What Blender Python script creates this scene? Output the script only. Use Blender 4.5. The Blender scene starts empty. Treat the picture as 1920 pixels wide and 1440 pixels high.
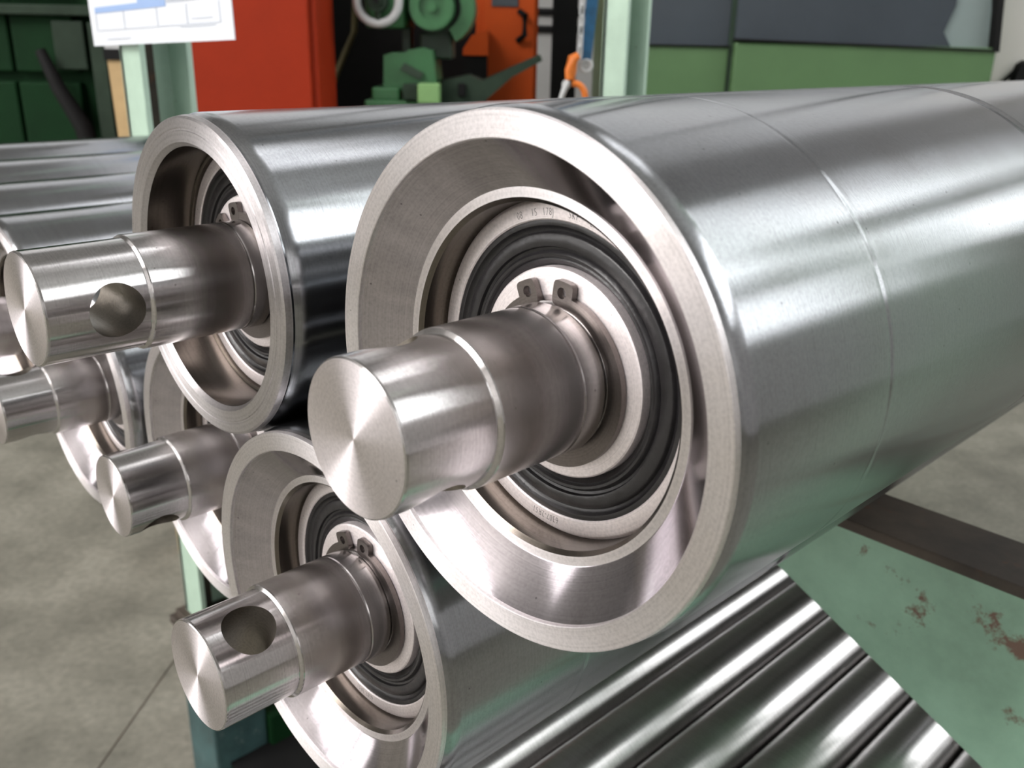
import bpy, bmesh, math, random
from mathutils import Vector, Matrix

random.seed(7)
scene = bpy.context.scene
COL = scene.collection
MM = 0.001
ZC = 1.05                      # camera height above the floor (m)

# ------------------------------------------------------------------ camera
# world: X = across the rollers, Y = along the roller axes, Z = up
FPX = 1743.3
RIGHT = Vector((0.69189941, 0.72172420, 0.01973301))
DOWN = Vector((0.26380485, -0.22727286, -0.93741882))
FWD = Vector((-0.67207307, 0.65380519, -0.34764430))
cam_d = bpy.data.cameras.new('camera')
cam = bpy.data.objects.new('camera', cam_d)
COL.objects.link(cam)
M = Matrix.Identity(4)
for i in range(3):
    M[i][0] = RIGHT[i]
    M[i][1] = -DOWN[i]
    M[i][2] = -FWD[i]
M[2][3] = ZC
cam.matrix_world = M
cam_d.sensor_width = 36.0
cam_d.lens = FPX / 1920.0 * 36.0
cam_d.clip_start = 0.01
cam_d.clip_end = 60
cam_d.dof.use_dof = True
cam_d.dof.focus_distance = 0.245
cam_d.dof.aperture_fstop = 27.0
scene.camera = cam

# ------------------------------------------------------------------ world, exposure
w = bpy.data.worlds.new('world')
scene.world = w
w.use_nodes = True
w.node_tree.nodes['Background'].inputs[0].default_value = (0.75, 0.85, 1.0, 1)
w.node_tree.nodes['Background'].inputs[1].default_value = 0.6
scene.view_settings.view_transform = 'Standard'
scene.view_settings.look = 'None'
scene.view_settings.gamma = 1.0
scene.view_settings.use_curve_mapping = False
scene.view_settings.exposure = 0.36

# strengths of the daylit glazing and the added fill panes (used by the window panes below)
DAY_RIGHT_UP = 4.4
DAY_RIGHT_LOW = 3.6
DAY_BACK = 1.2
DAY_LEFT = 2.2
FILL_FRONT = 0.40
FILL_ROOF = 0.75
DAY_ROOF_FWD = 2.4
DAY_ROOF = 12.0

# hall frame: x = right, y = forward of the photographer
HROT = math.atan2(0.7217242, 0.6918994)
HR = Vector((math.cos(HROT), math.sin(HROT), 0))
HF = Vector((-math.sin(HROT), math.cos(HROT), 0))


def ray(px, py):
    return RIGHT * (px - 960) + DOWN * (py - 720) + FWD * FPX


def hp(px, py, F):
    """(right, z) of the pixel on the upright plane F metres ahead."""
    v = ray(px, py)
    t = F / v.dot(HF)
    return v.dot(HR) * t, ZC + v.z * t


def hw(r, f, z=0.0):
    p = HR * r + HF * f
    return Vector((p.x, p.y, z))


# ------------------------------------------------------------------ materials
def nmat(name):
    m = bpy.data.materials.new(name)
    m.use_nodes = True
    nt = m.node_tree
    b = nt.nodes['Principled BSDF']
    return m, nt, b


def N(nt, t, **kw):
    n = nt.nodes.new(t)
    for k, v in kw.items():
        setattr(n, k, v)
    return n


def ramp(nt, fac, stops):
    r = N(nt, 'ShaderNodeValToRGB')
    e = r.color_ramp.elements
    while len(e) > 1:
        e.remove(e[0])
    e[0].position = stops[0][0]
    c = stops[0][1]
    e[0].color = c if len(c) == 4 else (*c, 1)
    for p, c in stops[1:]:
        q = e.new(p)
        q.color = c if len(c) == 4 else (*c, 1)
    nt.links.new(fac, r.inputs[0])
    return r.outputs[0]


def g(v):
    return (v, v, v)


def math_node(nt, op, a, b=None):
    n = N(nt, 'ShaderNodeMath', operation=op)
    for i, v in enumerate((a, b)):
        if v is None:
            continue
        if isinstance(v, (int, float)):
            n.inputs[i].default_value = v
        else:
            nt.links.new(v, n.inputs[i])
    return n.outputs[0]


def turned_metal(name, col=(0.74, 0.725, 0.71), rough=0.25, aniso=0.75, groove=2600.0, gstr=0.12, pits=0.75):
    """lathe turned steel: grooves run round the local Y axis."""
    m, nt, b = nmat(name)
    L = nt.links.new
    tc = N(nt, 'ShaderNodeTexCoord')
    cr = N(nt, 'ShaderNodeVectorMath', operation='CROSS_PRODUCT')
    cr.inputs[0].default_value = (0, 1, 0)
    L(tc.outputs['Object'], cr.inputs[1])
    tr = N(nt, 'ShaderNodeVectorTransform', vector_type='VECTOR', convert_from='OBJECT', convert_to='WORLD')
    L(cr.outputs[0], tr.inputs[0])
    nz = N(nt, 'ShaderNodeVectorMath', operation='NORMALIZE')
    L(tr.outputs[0], nz.inputs[0])
    L(nz.outputs[0], b.inputs['Tangent'])
    b.inputs['Anisotropic'].default_value = aniso
    b.inputs['Anisotropic Rotation'].default_value = 0.25
    b.inputs['Metallic'].default_value = 1.0
    sx = N(nt, 'ShaderNodeSeparateXYZ')
    L(tc.outputs['Object'], sx.inputs[0])
    r2 = math_node(nt, 'ADD', math_node(nt, 'MULTIPLY', sx.outputs[0], sx.outputs[0]),
                   math_node(nt, 'MULTIPLY', sx.outputs[2], sx.outputs[2]))
    rr = math_node(nt, 'SQRT', r2)
    cx = N(nt, 'ShaderNodeCombineXYZ')
    L(math_node(nt, 'MULTIPLY', rr, groove), cx.inputs[0])
    L(math_node(nt, 'MULTIPLY', sx.outputs[1], groove), cx.inputs[1])
    n1 = N(nt, 'ShaderNodeTexNoise')
    n1.inputs['Scale'].default_value = 1.0
    n1.inputs['Detail'].default_value = 2.0
    L(cx.outputs[0], n1.inputs['Vector'])
    # smudges
    n2 = N(nt, 'ShaderNodeTexNoise')
    n2.inputs['Scale'].default_value = 45.0
    n2.inputs['Detail'].default_value = 6.0
    L(tc.outputs['Object'], n2.inputs['Vector'])
    L(ramp(nt, n2.outputs[0], [(0.3, g(rough * 0.93)), (0.7, g(rough * 1.07))]), b.inputs['Roughness'])
    # tiny dark pits
    n3 = N(nt, 'ShaderNodeTexVoronoi')
    n3.inputs['Scale'].default_value = 160.0
    L(tc.outputs['Object'], n3.inputs['Vector'])
    dark = tuple(c * 0.3 for c in col)
    mx = N(nt, 'ShaderNodeMix', data_type='RGBA')
    L(ramp(nt, n3.outputs['Distance'], [(0.03, g(pits)), (0.055, g(0.0))]), mx.inputs[0])
    mx.inputs[6].default_value = (*col, 1)
    mx.inputs[7].default_value = (*dark, 1)
    mx2 = N(nt, 'ShaderNodeMix', data_type='RGBA', blend_type='MULTIPLY')
    L(ramp(nt, n2.outputs[0], [(0.35, (0.96, 0.95, 0.94)), (0.6, g(1.0))]), mx2.inputs[7])
    mx2.inputs[0].default_value = 1.0
    L(mx.outputs[2], mx2.inputs[6])
    mx3 = N(nt, 'ShaderNodeMix', data_type='RGBA', blend_type='MULTIPLY')
    mx3.inputs[0].default_value = 1.0
    L(mx2.outputs[2], mx3.inputs[6])
    n5 = N(nt, 'ShaderNodeTexNoise')
    n5.inputs['Scale'].default_value = 1300.0
    n5.inputs['Detail'].default_value = 1.0
    L(tc.outputs['Object'], n5.inputs['Vector'])
    av = math_node(nt, 'ADD', math_node(nt, 'MULTIPLY', n1.outputs[0], 0.55), math_node(nt, 'MULTIPLY', n5.outputs[0], 0.45))
    L(ramp(nt, av, [(0.30, g(0.80)), (0.55, g(1.0)), (0.72, g(1.08))]), mx3.inputs[7])
    L(mx3.outputs[2], b.inputs['Base Color'])
    bp = N(nt, 'ShaderNodeBump')
    bp.inputs['Strength'].default_value = gstr
    bp.inputs['Distance'].default_value = 0.0002
    L(n1.outputs[0], bp.inputs['Height'])
    L(bp.outputs[0], b.inputs['Normal'])
    return m


def paint(name, col, rust=0.0, rough=0.45, scale=14.0, var=0.12, rustcol=(0.10, 0.035, 0.015), thresh=0.62, spec=0.5):
    m, nt, b = nmat(name)
    L = nt.links.new
    tc = N(nt, 'ShaderNodeTexCoord')
    n1 = N(nt, 'ShaderNodeTexNoise')
    n1.inputs['Scale'].default_value = scale
    n1.inputs['Detail'].default_value = 7.0
    n1.inputs['Roughness'].default_value = 0.65
    L(tc.outputs['Object'], n1.inputs['Vector'])
    lo = tuple(c * (1 - var) for c in col)
    hi = tuple(min(1, c * (1 + var)) for c in col)
    c1 = ramp(nt, n1.outputs[0], [(0.35, lo), (0.65, hi)])
    if rust > 0:
        n2 = N(nt, 'ShaderNodeTexNoise')
        n2.inputs['Scale'].default_value = scale * 2.3
        n2.inputs['Detail'].default_value = 8.0
        n2.inputs['Roughness'].default_value = 0.7
        L(tc.outputs['Object'], n2.inputs['Vector'])
        mx = N(nt, 'ShaderNodeMix', data_type='RGBA')
        L(ramp(nt, n2.outputs[0], [(thresh, g(0)), (thresh + 0.05, g(rust))]), mx.inputs[0])
        L(c1, mx.inputs[6])
        mx.inputs[7].default_value = (*rustcol, 1)
        c1 = mx.outputs[2]
    L(c1, b.inputs['Base Color'])
    b.inputs['Roughness'].default_value = rough
    b.inputs['Specular IOR Level'].default_value = spec
    bp = N(nt, 'ShaderNodeBump')
    bp.inputs['Strength'].default_value = 0.15
    bp.inputs['Distance'].default_value = 0.002
    L(n1.outputs[0], bp.inputs['Height'])
    L(bp.outputs[0], b.inputs['Normal'])
    return m


def emit(name, col, s):
    m, nt, b = nmat(name)
    b.inputs['Base Color'].default_value = (*g(0.6), 1)
    b.inputs['Emission Color'].default_value = (*col, 1)
    b.inputs['Emission Strength'].default_value = s
    return m


MAT = {}
MAT['shell'] = turned_metal('turned_steel_shell', (0.345, 0.352, 0.367), 0.20, 0.90, 2400, 0.012)
MAT['endcap'] = turned_metal('turned_steel_rim', (0.78, 0.745, 0.755), 0.45, 0.84, 1900, 0.12)
MAT['cone'] = turned_metal('turned_steel_cone', (0.42, 0.39, 0.41), 0.12, 0.5, 2600, 0.008)
MAT['shaft'] = turned_metal('turned_steel_shaft', (0.52, 0.50, 0.495), 0.195, 0.90, 3000, 0.012)
MAT['sawn'] = turned_metal('scuffed_sawn_rim', (0.56, 0.535, 0.545), 0.40, 0.86, 1200, 0.22)
MAT['seat'] = turned_metal('oily_shaded_seat', (0.17, 0.15, 0.13), 0.22, 0.3, 2500, 0.01)  # oily steel, darkened further for the shade inside the bores
MAT['bore'] = turned_metal('shaded_drilled_steel', (0.24, 0.215, 0.185), 0.38, 0.5, 1500, 0.3)  # drilled steel with the shade of the shaft holes in its colour
MAT['face'] = turned_metal('faced_steel_end', (0.80, 0.75, 0.77), 0.40, 0.92, 3000, 0.03)
MAT['ring'] = turned_metal('ground_bearing_steel', (0.90, 0.845, 0.85), 0.58, 0.2, 4000, 0.04)
MAT['clip'] = turned_metal('phosphated_spring_steel', (0.17, 0.15, 0.142), 0.36, 0.2, 3000, 0.06)
MAT['bar'] = turned_metal('drawn_bright_bar', (0.60, 0.585, 0.58), 0.33, 0.7, 900, 0.0, 0.1)
MAT['rubber'] = paint('black_seal_rubber', (0.013, 0.012, 0.013), 0.55, 0.30, 260.0, 0.3, (0.05, 0.048, 0.048), 0.66)
MAT['ink'] = paint('etched_dark_mark', (0.045, 0.042, 0.04), 0, 0.6, 50, 0.1)
MAT['mint'] = paint('mint_green_paint', (0.37, 0.50, 0.40), 0.75, 0.45, 11.0, 0.10, (0.10, 0.045, 0.02), 0.655)
MAT['beam'] = paint('weathered_green_paint', (0.215, 0.36, 0.26), 0.9, 0.40, 9.0, 0.26, (0.10, 0.03, 0.014), 0.59)
MAT['rustbrown'] = paint('rust_brown_steel', (0.05, 0.038, 0.028), 0.6, 0.7, 22.0, 0.4, (0.09, 0.035, 0.015), 0.6)
MAT['teal'] = paint('dark_teal_paint', (0.035, 0.075, 0.075), 0.5, 0.5, 20.0, 0.3, (0.16, 0.20, 0.20), 0.6)
MAT['deepgreen'] = paint('deep_green_paint', (0.003, 0.022, 0.006), 0, 0.7, 4.0, 0.2, spec=0.12)
MAT['greygreen'] = paint('grey_green_paint', (0.022, 0.036, 0.024), 0, 0.7, 6.0, 0.2, spec=0.15)
MAT['machgreen'] = paint('machine_green_paint', (0.032, 0.13, 0.045), 0, 0.4, 8.0, 0.15)
MAT['machlight'] = paint('light_machine_green', (0.16, 0.30, 0.11), 0, 0.45, 8.0, 0.1)
MAT['panelgreen'] = paint('panel_green_paint', (0.075, 0.15, 0.060), 0, 0.4, 3.0, 0.08)
MAT['darkgreen'] = paint('oily_dark_green', (0.015, 0.035, 0.018), 0, 0.5, 8.0, 0.3)
MAT['red'] = paint('red_orange_paint', (0.25, 0.020, 0.004), 0, 0.55, 3.0, 0.08, spec=0.15)
MAT['orange'] = paint('orange_paint', (0.48, 0.07, 0.010), 0, 0.55, 3.0, 0.08, spec=0.15)
MAT['black'] = paint('matt_black', (0.007, 0.007, 0.007), 0, 0.7, 8.0, 0.2, spec=0.15)
MAT['greymetal'] = paint('grey_cast_metal', (0.45, 0.46, 0.46), 0, 0.35, 10.0, 0.15)
MAT['wood'] = paint('tan_board', (0.42, 0.29, 0.14), 0, 0.7, 9.0, 0.15)
MAT['glassdark'] = paint('smoked_blue_glass', (0.035, 0.045, 0.055), 0, 0.25, 2.0, 0.1)
MAT['glassreflect'] = paint('painted_glass_reflection', (0.20, 0.25, 0.245), 0, 0.3, 2.0, 0.08)  # pale tint stands for a reflection on the smoked glass
MAT['white'] = paint('off_white_paint', (0.62, 0.60, 0.56), 0, 0.5, 3.0, 0.05)
MAT['paper'] = paint('white_paper', (0.66, 0.69, 0.73), 0, 0.35, 3.0, 0.02)
MAT['blueprint'] = paint('pale_blue_print', (0.26, 0.38, 0.62), 0, 0.5, 3.0, 0.04)
MAT['greyprint'] = paint('pale_grey_print', (0.42, 0.46, 0.52), 0, 0.5, 3.0, 0.04)
MAT['bluestrap'] = paint('blue_webbing', (0.012, 0.08, 0.17), 0, 0.7, 60.0, 0.25)
MAT['hookorange'] = paint('orange_hook_paint', (0.62, 0.16, 0.02), 0, 0.4, 20.0, 0.2)
MAT['yellowhose'] = paint('yellowish_hose', (0.055, 0.045, 0.018), 0, 0.6, 20.0, 0.2, spec=0.2)
MAT['wall'] = paint('grey_hall_wall', (0.34, 0.335, 0.32), 0, 0.8, 1.2, 0.08)
MAT['walldark'] = paint('pale_hall_wall', (0.46, 0.46, 0.46), 0, 0.8, 1.2, 0.08)
MAT['ceil'] = paint('grey_ceiling', (0.42, 0.42, 0.41), 0, 0.8, 1.2, 0.08)
MAT['day_ru'] = emit('daylit_glazing_upper', (0.95, 0.98, 1.0), DAY_RIGHT_UP)
MAT['day_rl'] = emit('daylit_glazing_lower', (0.95, 0.98, 1.0), DAY_RIGHT_LOW)
MAT['day_b'] = emit('daylit_glazing_rear', (1.0, 0.985, 0.975), DAY_BACK)
MAT['fill_f'] = emit('front_fill_glow', (0.95, 0.97, 1.0), FILL_FRONT)  # unseen front panes added so the shell tops reflect something brighter
MAT['day_l'] = emit('daylit_glazing_left', (1.0, 0.97, 0.96), DAY_LEFT)
MAT['fill_t2'] = emit('roof_fill_glow', (1.0, 0.97, 0.96), FILL_ROOF)  # added glowing panel in place of a lit pale ceiling
MAT['day_t3'] = emit('forward_rooflight', (0.97, 0.98, 1.0), DAY_ROOF_FWD)
MAT['day_t'] = emit('daylit_rooflight', (1.0, 0.965, 0.955), DAY_ROOF)


def concrete():
    m, nt, b = nmat('stained_concrete')
    L = nt.links.new
    tc = N(nt, 'ShaderNodeTexCoord')
    n1 = N(nt, 'ShaderNodeTexNoise')
    n1.inputs['Scale'].default_value = 5.0
    n1.inputs['Detail'].default_value = 9.0
    n1.inputs['Roughness'].default_value = 0.62
    L(tc.outputs['Object'], n1.inputs['Vector'])
    n2 = N(nt, 'ShaderNodeTexNoise')
    n2.inputs['Scale'].default_value = 70.0
    n2.inputs['Detail'].default_value = 4.0
    L(tc.outputs['Object'], n2.inputs['Vector'])
    c = ramp(nt, n1.outputs[0], [(0.30, (0.115, 0.112, 0.090)), (0.5, (0.185, 0.178, 0.145)), (0.68, (0.245, 0.235, 0.195))])
    mx = N(nt, 'ShaderNodeMix', data_type='RGBA', blend_type='MULTIPLY')
    mx.inputs[0].default_value = 1
    L(c, mx.inputs[6])
    L(ramp(nt, n2.outputs[0], [(0.3, g(0.82)), (0.7, g(1.1))]), mx.inputs[7])
    L(mx.outputs[2], b.inputs['Base Color'])
    b.inputs['Roughness'].default_value = 0.6
    bp = N(nt, 'ShaderNodeBump')
    bp.inputs['Strength'].default_value = 0.2
    bp.inputs['Distance'].default_value = 0.003
    L(n2.outputs[0], bp.inputs['Height'])
    L(bp.outputs[0], b.inputs['Normal'])
    return m


MAT['concrete'] = concrete()


# ------------------------------------------------------------------ mesh helpers
def link(name, bm, mat, parent=None, loc=(0, 0, 0), rotz=0.0, smooth=None):
    me = bpy.data.meshes.new(name)
    bmesh.ops.recalc_face_normals(bm, faces=bm.faces[:])
    bm.to_mesh(me)
    bm.free()
    return link_mesh(name, me, mat, parent, loc, rotz, smooth)


def link_mesh(name, me, mat, parent=None, loc=(0, 0, 0), rotz=0.0, smooth=None):
    if not me.materials:
        me.materials.append(MAT[mat] if isinstance(mat, str) else mat)
    if smooth is not None:
        me.shade_smooth()
        me.set_sharp_from_angle(angle=math.radians(smooth))
    o = bpy.data.objects.new(name, me)
    COL.objects.link(o)
    o.location = loc
    o.rotation_euler.z = rotz
    if parent is not None:
        o.parent = parent
    return o


def empty(name, loc=(0, 0, 0), rotz=0.0):
    o = bpy.data.objects.new(name, None)
    COL.objects.link(o)
    o.empty_display_size = 0.05
    o.location = loc
    o.rotation_euler.z = rotz
    return o


def tag(o, label=None, cat=None, group=None, kind=None):
    if label:
        o['label'] = label
    if cat:
        o['category'] = cat
    if group:
        o['group'] = group
    if kind:
        o['kind'] = kind
    return o


def bx(bm, x0, x1, y0, y1, z0, z1, bev=0.0):
    r = bmesh.ops.create_cube(bm, size=1.0)
    vs = r['verts']
    for v in vs:
        v.co = Vector((x0 + (v.co.x + .5) * (x1 - x0), y0 + (v.co.y + .5) * (y1 - y0), z0 + (v.co.z + .5) * (z1 - z0)))
    if bev > 0:
        es = list({e for v in vs for e in v.link_edges})
        bmesh.ops.bevel(bm, geom=es, offset=bev, segments=2, affect='EDGES', profile=0.5)
    return vs


def box(x0, x1, y0, y1, z0, z1, bev=0.0):
    bm = bmesh.new()
    bx(bm, x0, x1, y0, y1, z0, z1, bev)
    return bm


def prism(bm, pts, d0, d1, axis='y'):
    """extrude a 2D outline: axis y -> pts are (x, z); x -> (y, z); z -> (x, y)"""
    def mk(p, d):
        if axis == 'y':
            return (p[0], d, p[1])
        if axis == 'x':
            return (d, p[0], p[1])
        return (p[0], p[1], d)
    a = [bm.verts.new(mk(p, d0)) for p in pts]
    b = [bm.verts.new(mk(p, d1)) for p in pts]
    n = len(pts)
    bm.faces.new(a)
    bm.faces.new(b[::-1])
    for i in range(n):
        bm.faces.new((a[i], b[i], b[(i + 1) % n], a[(i + 1) % n]))


def lathe(bm, prof, seg=128, closed=False):
    """turn (y, r) pairs in mm round the Y axis"""
    rings = []
    for (y, r) in prof:
        if r < 1e-6:
            rings.append([bm.verts.new((0, y * MM, 0))])
        else:
            rings.append([bm.verts.new((r * MM * math.cos(2 * math.pi * k / seg), y * MM, r * MM * math.sin(2 * math.pi * k / seg)))
                          for k in range(seg)])
    m = len(rings)
    for i in range(m if closed else m - 1):
        A, B = rings[i], rings[(i + 1) % m]
        for k in range(seg):
            k2 = (k + 1) % seg
            if len(A) == 1 and len(B) == 1:
                continue
            if len(A) == 1:
                bm.faces.new((A[0], B[k], B[k2]))
            elif len(B) == 1:
                bm.faces.new((A[k], B[0], A[k2]))
            else:
                bm.faces.new((A[k], B[k], B[k2], A[k2]))


def tube(bm, pts, rad, seg=12, cap=True):
    pts = [Vector(p) for p in pts]
    rings = []
    up = Vector((0.13, 0.21, 0.97))
    for i, p in enumerate(pts):
        t = (pts[min(i + 1, len(pts) - 1)] - pts[max(i - 1, 0)]).normalized()
        s = t.cross(up)
        if s.length < 1e-4:
            s = t.cross(Vector((1, 0, 0)))
        s.normalize()
        u = s.cross(t)
        rr = rad[i] if isinstance(rad, (list, tuple)) else rad
        rings.append([bm.verts.new(p + s * rr * math.cos(2 * math.pi * k / seg) + u * rr * math.sin(2 * math.pi * k / seg)) for k in range(seg)])
    for i in range(len(rings) - 1):
        for k in range(seg):
            bm.faces.new((rings[i][k], rings[i][(k + 1) % seg], rings[i + 1][(k + 1) % seg], rings[i + 1][k]))
    if cap:
        bm.faces.new(rings[0][::-1])
        bm.faces.new(rings[-1])


def torus(bm, c, n, R, r, seg=40, rs=12, sq=1.0):
    c = Vector(c)
    n = Vector(n).normalized()
    a = n.orthogonal().normalized()
    b = n.cross(a)
    rings = []
    for i in range(seg):
        t = 2 * math.pi * i / seg
        d = a * math.cos(t) + b * math.sin(t)
        rings.append([bm.verts.new(c + d * (R + r * math.cos(2 * math.pi * k / rs)) + n * r * sq * math.sin(2 * math.pi * k / rs)) for k in range(rs)])
    for i in range(seg):
        A, B = rings[i], rings[(i + 1) % seg]
        for k in range(rs):
            bm.faces.new((A[k], A[(k + 1) % rs], B[(k + 1) % rs], B[k]))


# ------------------------------------------------------------------ the hall
R0, R1, F0, F1, H = -8.5, 4.6, -7.0, 6.6, 6.2
T = 0.15


def hall(name, bm, mat, kind='structure', parent=None):
    o = link(name, bm, mat, parent, rotz=0 if parent else HROT)
    if kind and not parent:
        o['kind'] = kind
    return o


hall('floor', box(R0, R1, F0, F1, -0.1, 0), 'concrete')

# right and rear walls are piers and rails round the glazing; the roof has openings for rooflights
def glazed_wall(wall_name, win_name, fixed, lo, hi, bands, pitch, along, mats, pier_mat, skip):
    """along = 'f' for the right wall, 'r' for the rear wall; bands = [(z0, z1)]"""
    bm = bmesh.new()

    def pc(a0, a1, z0, z1):
        if along == 'f':
            bx(bm, fixed, fixed + T, a0, a1, z0, z1)
        else:
            bx(bm, a0, a1, fixed - T, fixed, z0, z1)
    lo_end = F0 - T if along == 'f' else R0 - T
    hi_end = F1 + T if along == 'f' else R1 + T
    zs = [0] + [z for b in bands for z in b] + [H]
    for i in range(0, len(zs), 2):
        pc(lo_end, hi_end, zs[i], zs[i + 1])
    n = max(1, int(round((hi - lo) / pitch)))
    step = (hi - lo) / n
    for bi, (z0, z1) in enumerate(bands):
        pc(lo_end, lo + skip[bi] * step, z0, z1)
        pc(hi, hi_end, z0, z1)
    wall = hall(wall_name, bm, pier_mat)
    k = 0
    for bi, (z0, z1) in enumerate(bands):
        wroot = empty('%s_%d' % (win_name, glazed_wall.count), rotz=HROT)
        glazed_wall.count += 1
        wroot['kind'] = 'structure'
        me = None
        for i in range(skip[bi], n):
            a0 = lo + i * step + 0.04
            a1 = lo + (i + 1) * step - 0.04
            b2 = bmesh.new()
            if along == 'f':
                bx(b2, fixed + 0.06, fixed + 0.08, a0, a1, z0, z1)
            else:
                bx(b2, a0, a1, fixed - 0.08, fixed - 0.06, z0, z1)
            link('pane', b2, mats[bi], wroot)
        fr = bmesh.new()
        for i in range(skip[bi], n + 1):
            a = lo + i * step
            if along == 'f':
                bx(fr, fixed + 0.02, fixed + 0.12, a - 0.045, a + 0.045, z0, z1)
            else:
                bx(fr, a - 0.045, a + 0.045, fixed - 0.12, fixed - 0.02, z0, z1)
        link('window_frame', fr, 'black', wroot)


glazed_wall.count = 1
glazed_wall('wall_right', 'window', R1, -2.4, 3.2, [(1.75, 2.62), (3.2, 5.7)], 1.4, 'f', ['day_rl', 'day_ru'], 'walldark', [2, 0])
glazed_wall('wall_front', 'window', F1 + T, -4.0, R1 - 0.2, [(2.4, 5.8)], 1.7, 'r', ['fill_f'], 'wall', [0])  # front window band is added, out of view, to brighten roller reflections
glazed_wall('wall_left', 'window', R0 - T, -3.5, 2.5, [(0.4, 3.6)], 1.5, 'f', ['day_l'], 'wall', [0])
glazed_wall('wall_back', 'window', F0, -3.0, R1 - 0.6, [(2.0, 4.4)], 1.2, 'r', ['day_b'], 'walldark', [0])

# roof with glazed rooflights; the second is an added fill panel
lights = [(-8.2, -3.0, -5.6, -0.2), (-8.2, -3.2, 0.1, 2.6), (0.6, 2.6, 1.9, 3.6)]
light_mats = ['day_t', 'fill_t2', 'day_t3']
rs_ = sorted({R0 - T, R1 + T} | {v for l in lights for v in l[:2]})
fs_ = sorted({F0 - T, F1 + T} | {v for l in lights for v in l[2:]})
bm = bmesh.new()
for i in range(len(rs_) - 1):
    for k in range(len(fs_) - 1):
        c = ((rs_[i] + rs_[i + 1]) / 2, (fs_[k] + fs_[k + 1]) / 2)
        if any(l[0] < c[0] < l[1] and l[2] < c[1] < l[3] for l in lights):
            continue
        bx(bm, rs_[i], rs_[i + 1], fs_[k], fs_[k + 1], H, H + 0.12)
hall('ceiling', bm, 'ceil')
for li, (a, b, c, d) in enumerate(lights):
    wr = empty('window_%d' % glazed_wall.count, rotz=HROT)
    glazed_wall.count += 1
    wr['kind'] = 'structure'
    nn = max(1, round((b - a) / 1.2))
    st = (b - a) / nn
    for i in range(nn):
        link('pane', box(a + i * st + 0.03, a + (i + 1) * st - 0.03, c, d, H + 0.05, H + 0.08), light_mats[li], wr)
    fr = bmesh.new()
    for i in range(nn + 1):
        bx(fr, a + i * st - 0.03, a + i * st + 0.03, c, d, H, H + 0.1)
    link('window_frame', fr, 'black', wr)


# ------------------------------------------------------------------ conveyor rollers
def shaft_mesh(name, s_hole, r_hole, s_step, s_line, r1, r2, s_end):
    bm = bmesh.new()
    prof = [(0, 0), (0, 4), (0, 9), (0, r1 - 0.45), (0.25, r1 - 0.12), (0.8, r1)]
    y = 2.0
    while y < s_step - 1.6:
        prof.append((y, r1))
        y += 1.5
    prof += [(s_step - 1.0, r1), (s_step - 0.75, r1 + 0.05), (s_step - 0.1, r2 - 0.12), (s_step + 0.25, r2)]
    y = s_step + 3
    while y < s_line - 3:
        prof.append((y, r2))
        y += 4
    prof += [(s_line - 0.3, r2), (s_line - 0.1, r2 - 0.12), (s_line + 0.25, r2 - 0.05), (s_line + 0.6, r2 + 0.12),
             (s_line + 6.2, r2 + 0.12), (s_line + 6.4, r2 - 0.8), (s_line + 8.2, r2 - 0.8), (s_line + 8.3, r2 + 0.12),
             (s_end, r2 + 0.12), (s_end, 0)]
    lathe(bm, prof, 144)
    me = bpy.data.meshes.new(name)
    bmesh.ops.recalc_face_normals(bm, faces=bm.faces[:])
    bm.to_mesh(me)
    bm.free()
    me.materials.append(MAT['shaft'])
    ob = bpy.data.objects.new('tmp_shaft', me)
    COL.objects.link(ob)
    # cross hole along local X, slightly countersunk
    cb = bmesh.new()
    rp = [(-30, r_hole), (-r1 + 0.55, r_hole), (r1 - 0.55, r_hole), (30, r_hole)]
    seg = 64
    rings = []
    for x, r in rp:
        rings.append([cb.verts.new((x * MM, (s_hole + r * math.cos(2 * math.pi * k / seg)) * MM, r * MM * math.sin(2 * math.pi * k / seg))) for k in range(seg)])
    for i in range(len(rings) - 1):
        for k in range(seg):
            cb.faces.new((rings[i][k], rings[i][(k + 1) % seg], rings[i + 1][(k + 1) % seg], rings[i + 1][k]))
    cb.faces.new(rings[0])
    cb.faces.new(rings[-1])
    bmesh.ops.recalc_face_normals(cb, faces=cb.faces[:])
    cm = bpy.data.meshes.new('cut')
    cb.to_mesh(cm)
    cb.free()
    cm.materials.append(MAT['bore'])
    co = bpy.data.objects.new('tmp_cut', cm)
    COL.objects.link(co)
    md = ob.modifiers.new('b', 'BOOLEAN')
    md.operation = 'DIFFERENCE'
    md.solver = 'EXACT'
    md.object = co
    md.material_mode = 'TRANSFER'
    dg = bpy.context.evaluated_depsgraph_get()
    out = bpy.data.meshes.new_from_object(ob.evaluated_get(dg))
    out.name = name
    bpy.data.objects.remove(co)
    bpy.data.objects.remove(ob)
    bpy.data.meshes.remove(cm)
    out.materials.append(MAT['face'])
    for p in out.polygons:
        if p.center.y < 0.0001 and abs(p.normal.y) > 0.9:
            p.material_index = len(out.materials) - 1
    out.shade_smooth()
    out.set_sharp_from_angle(angle=math.radians(9))
    return out


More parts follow.
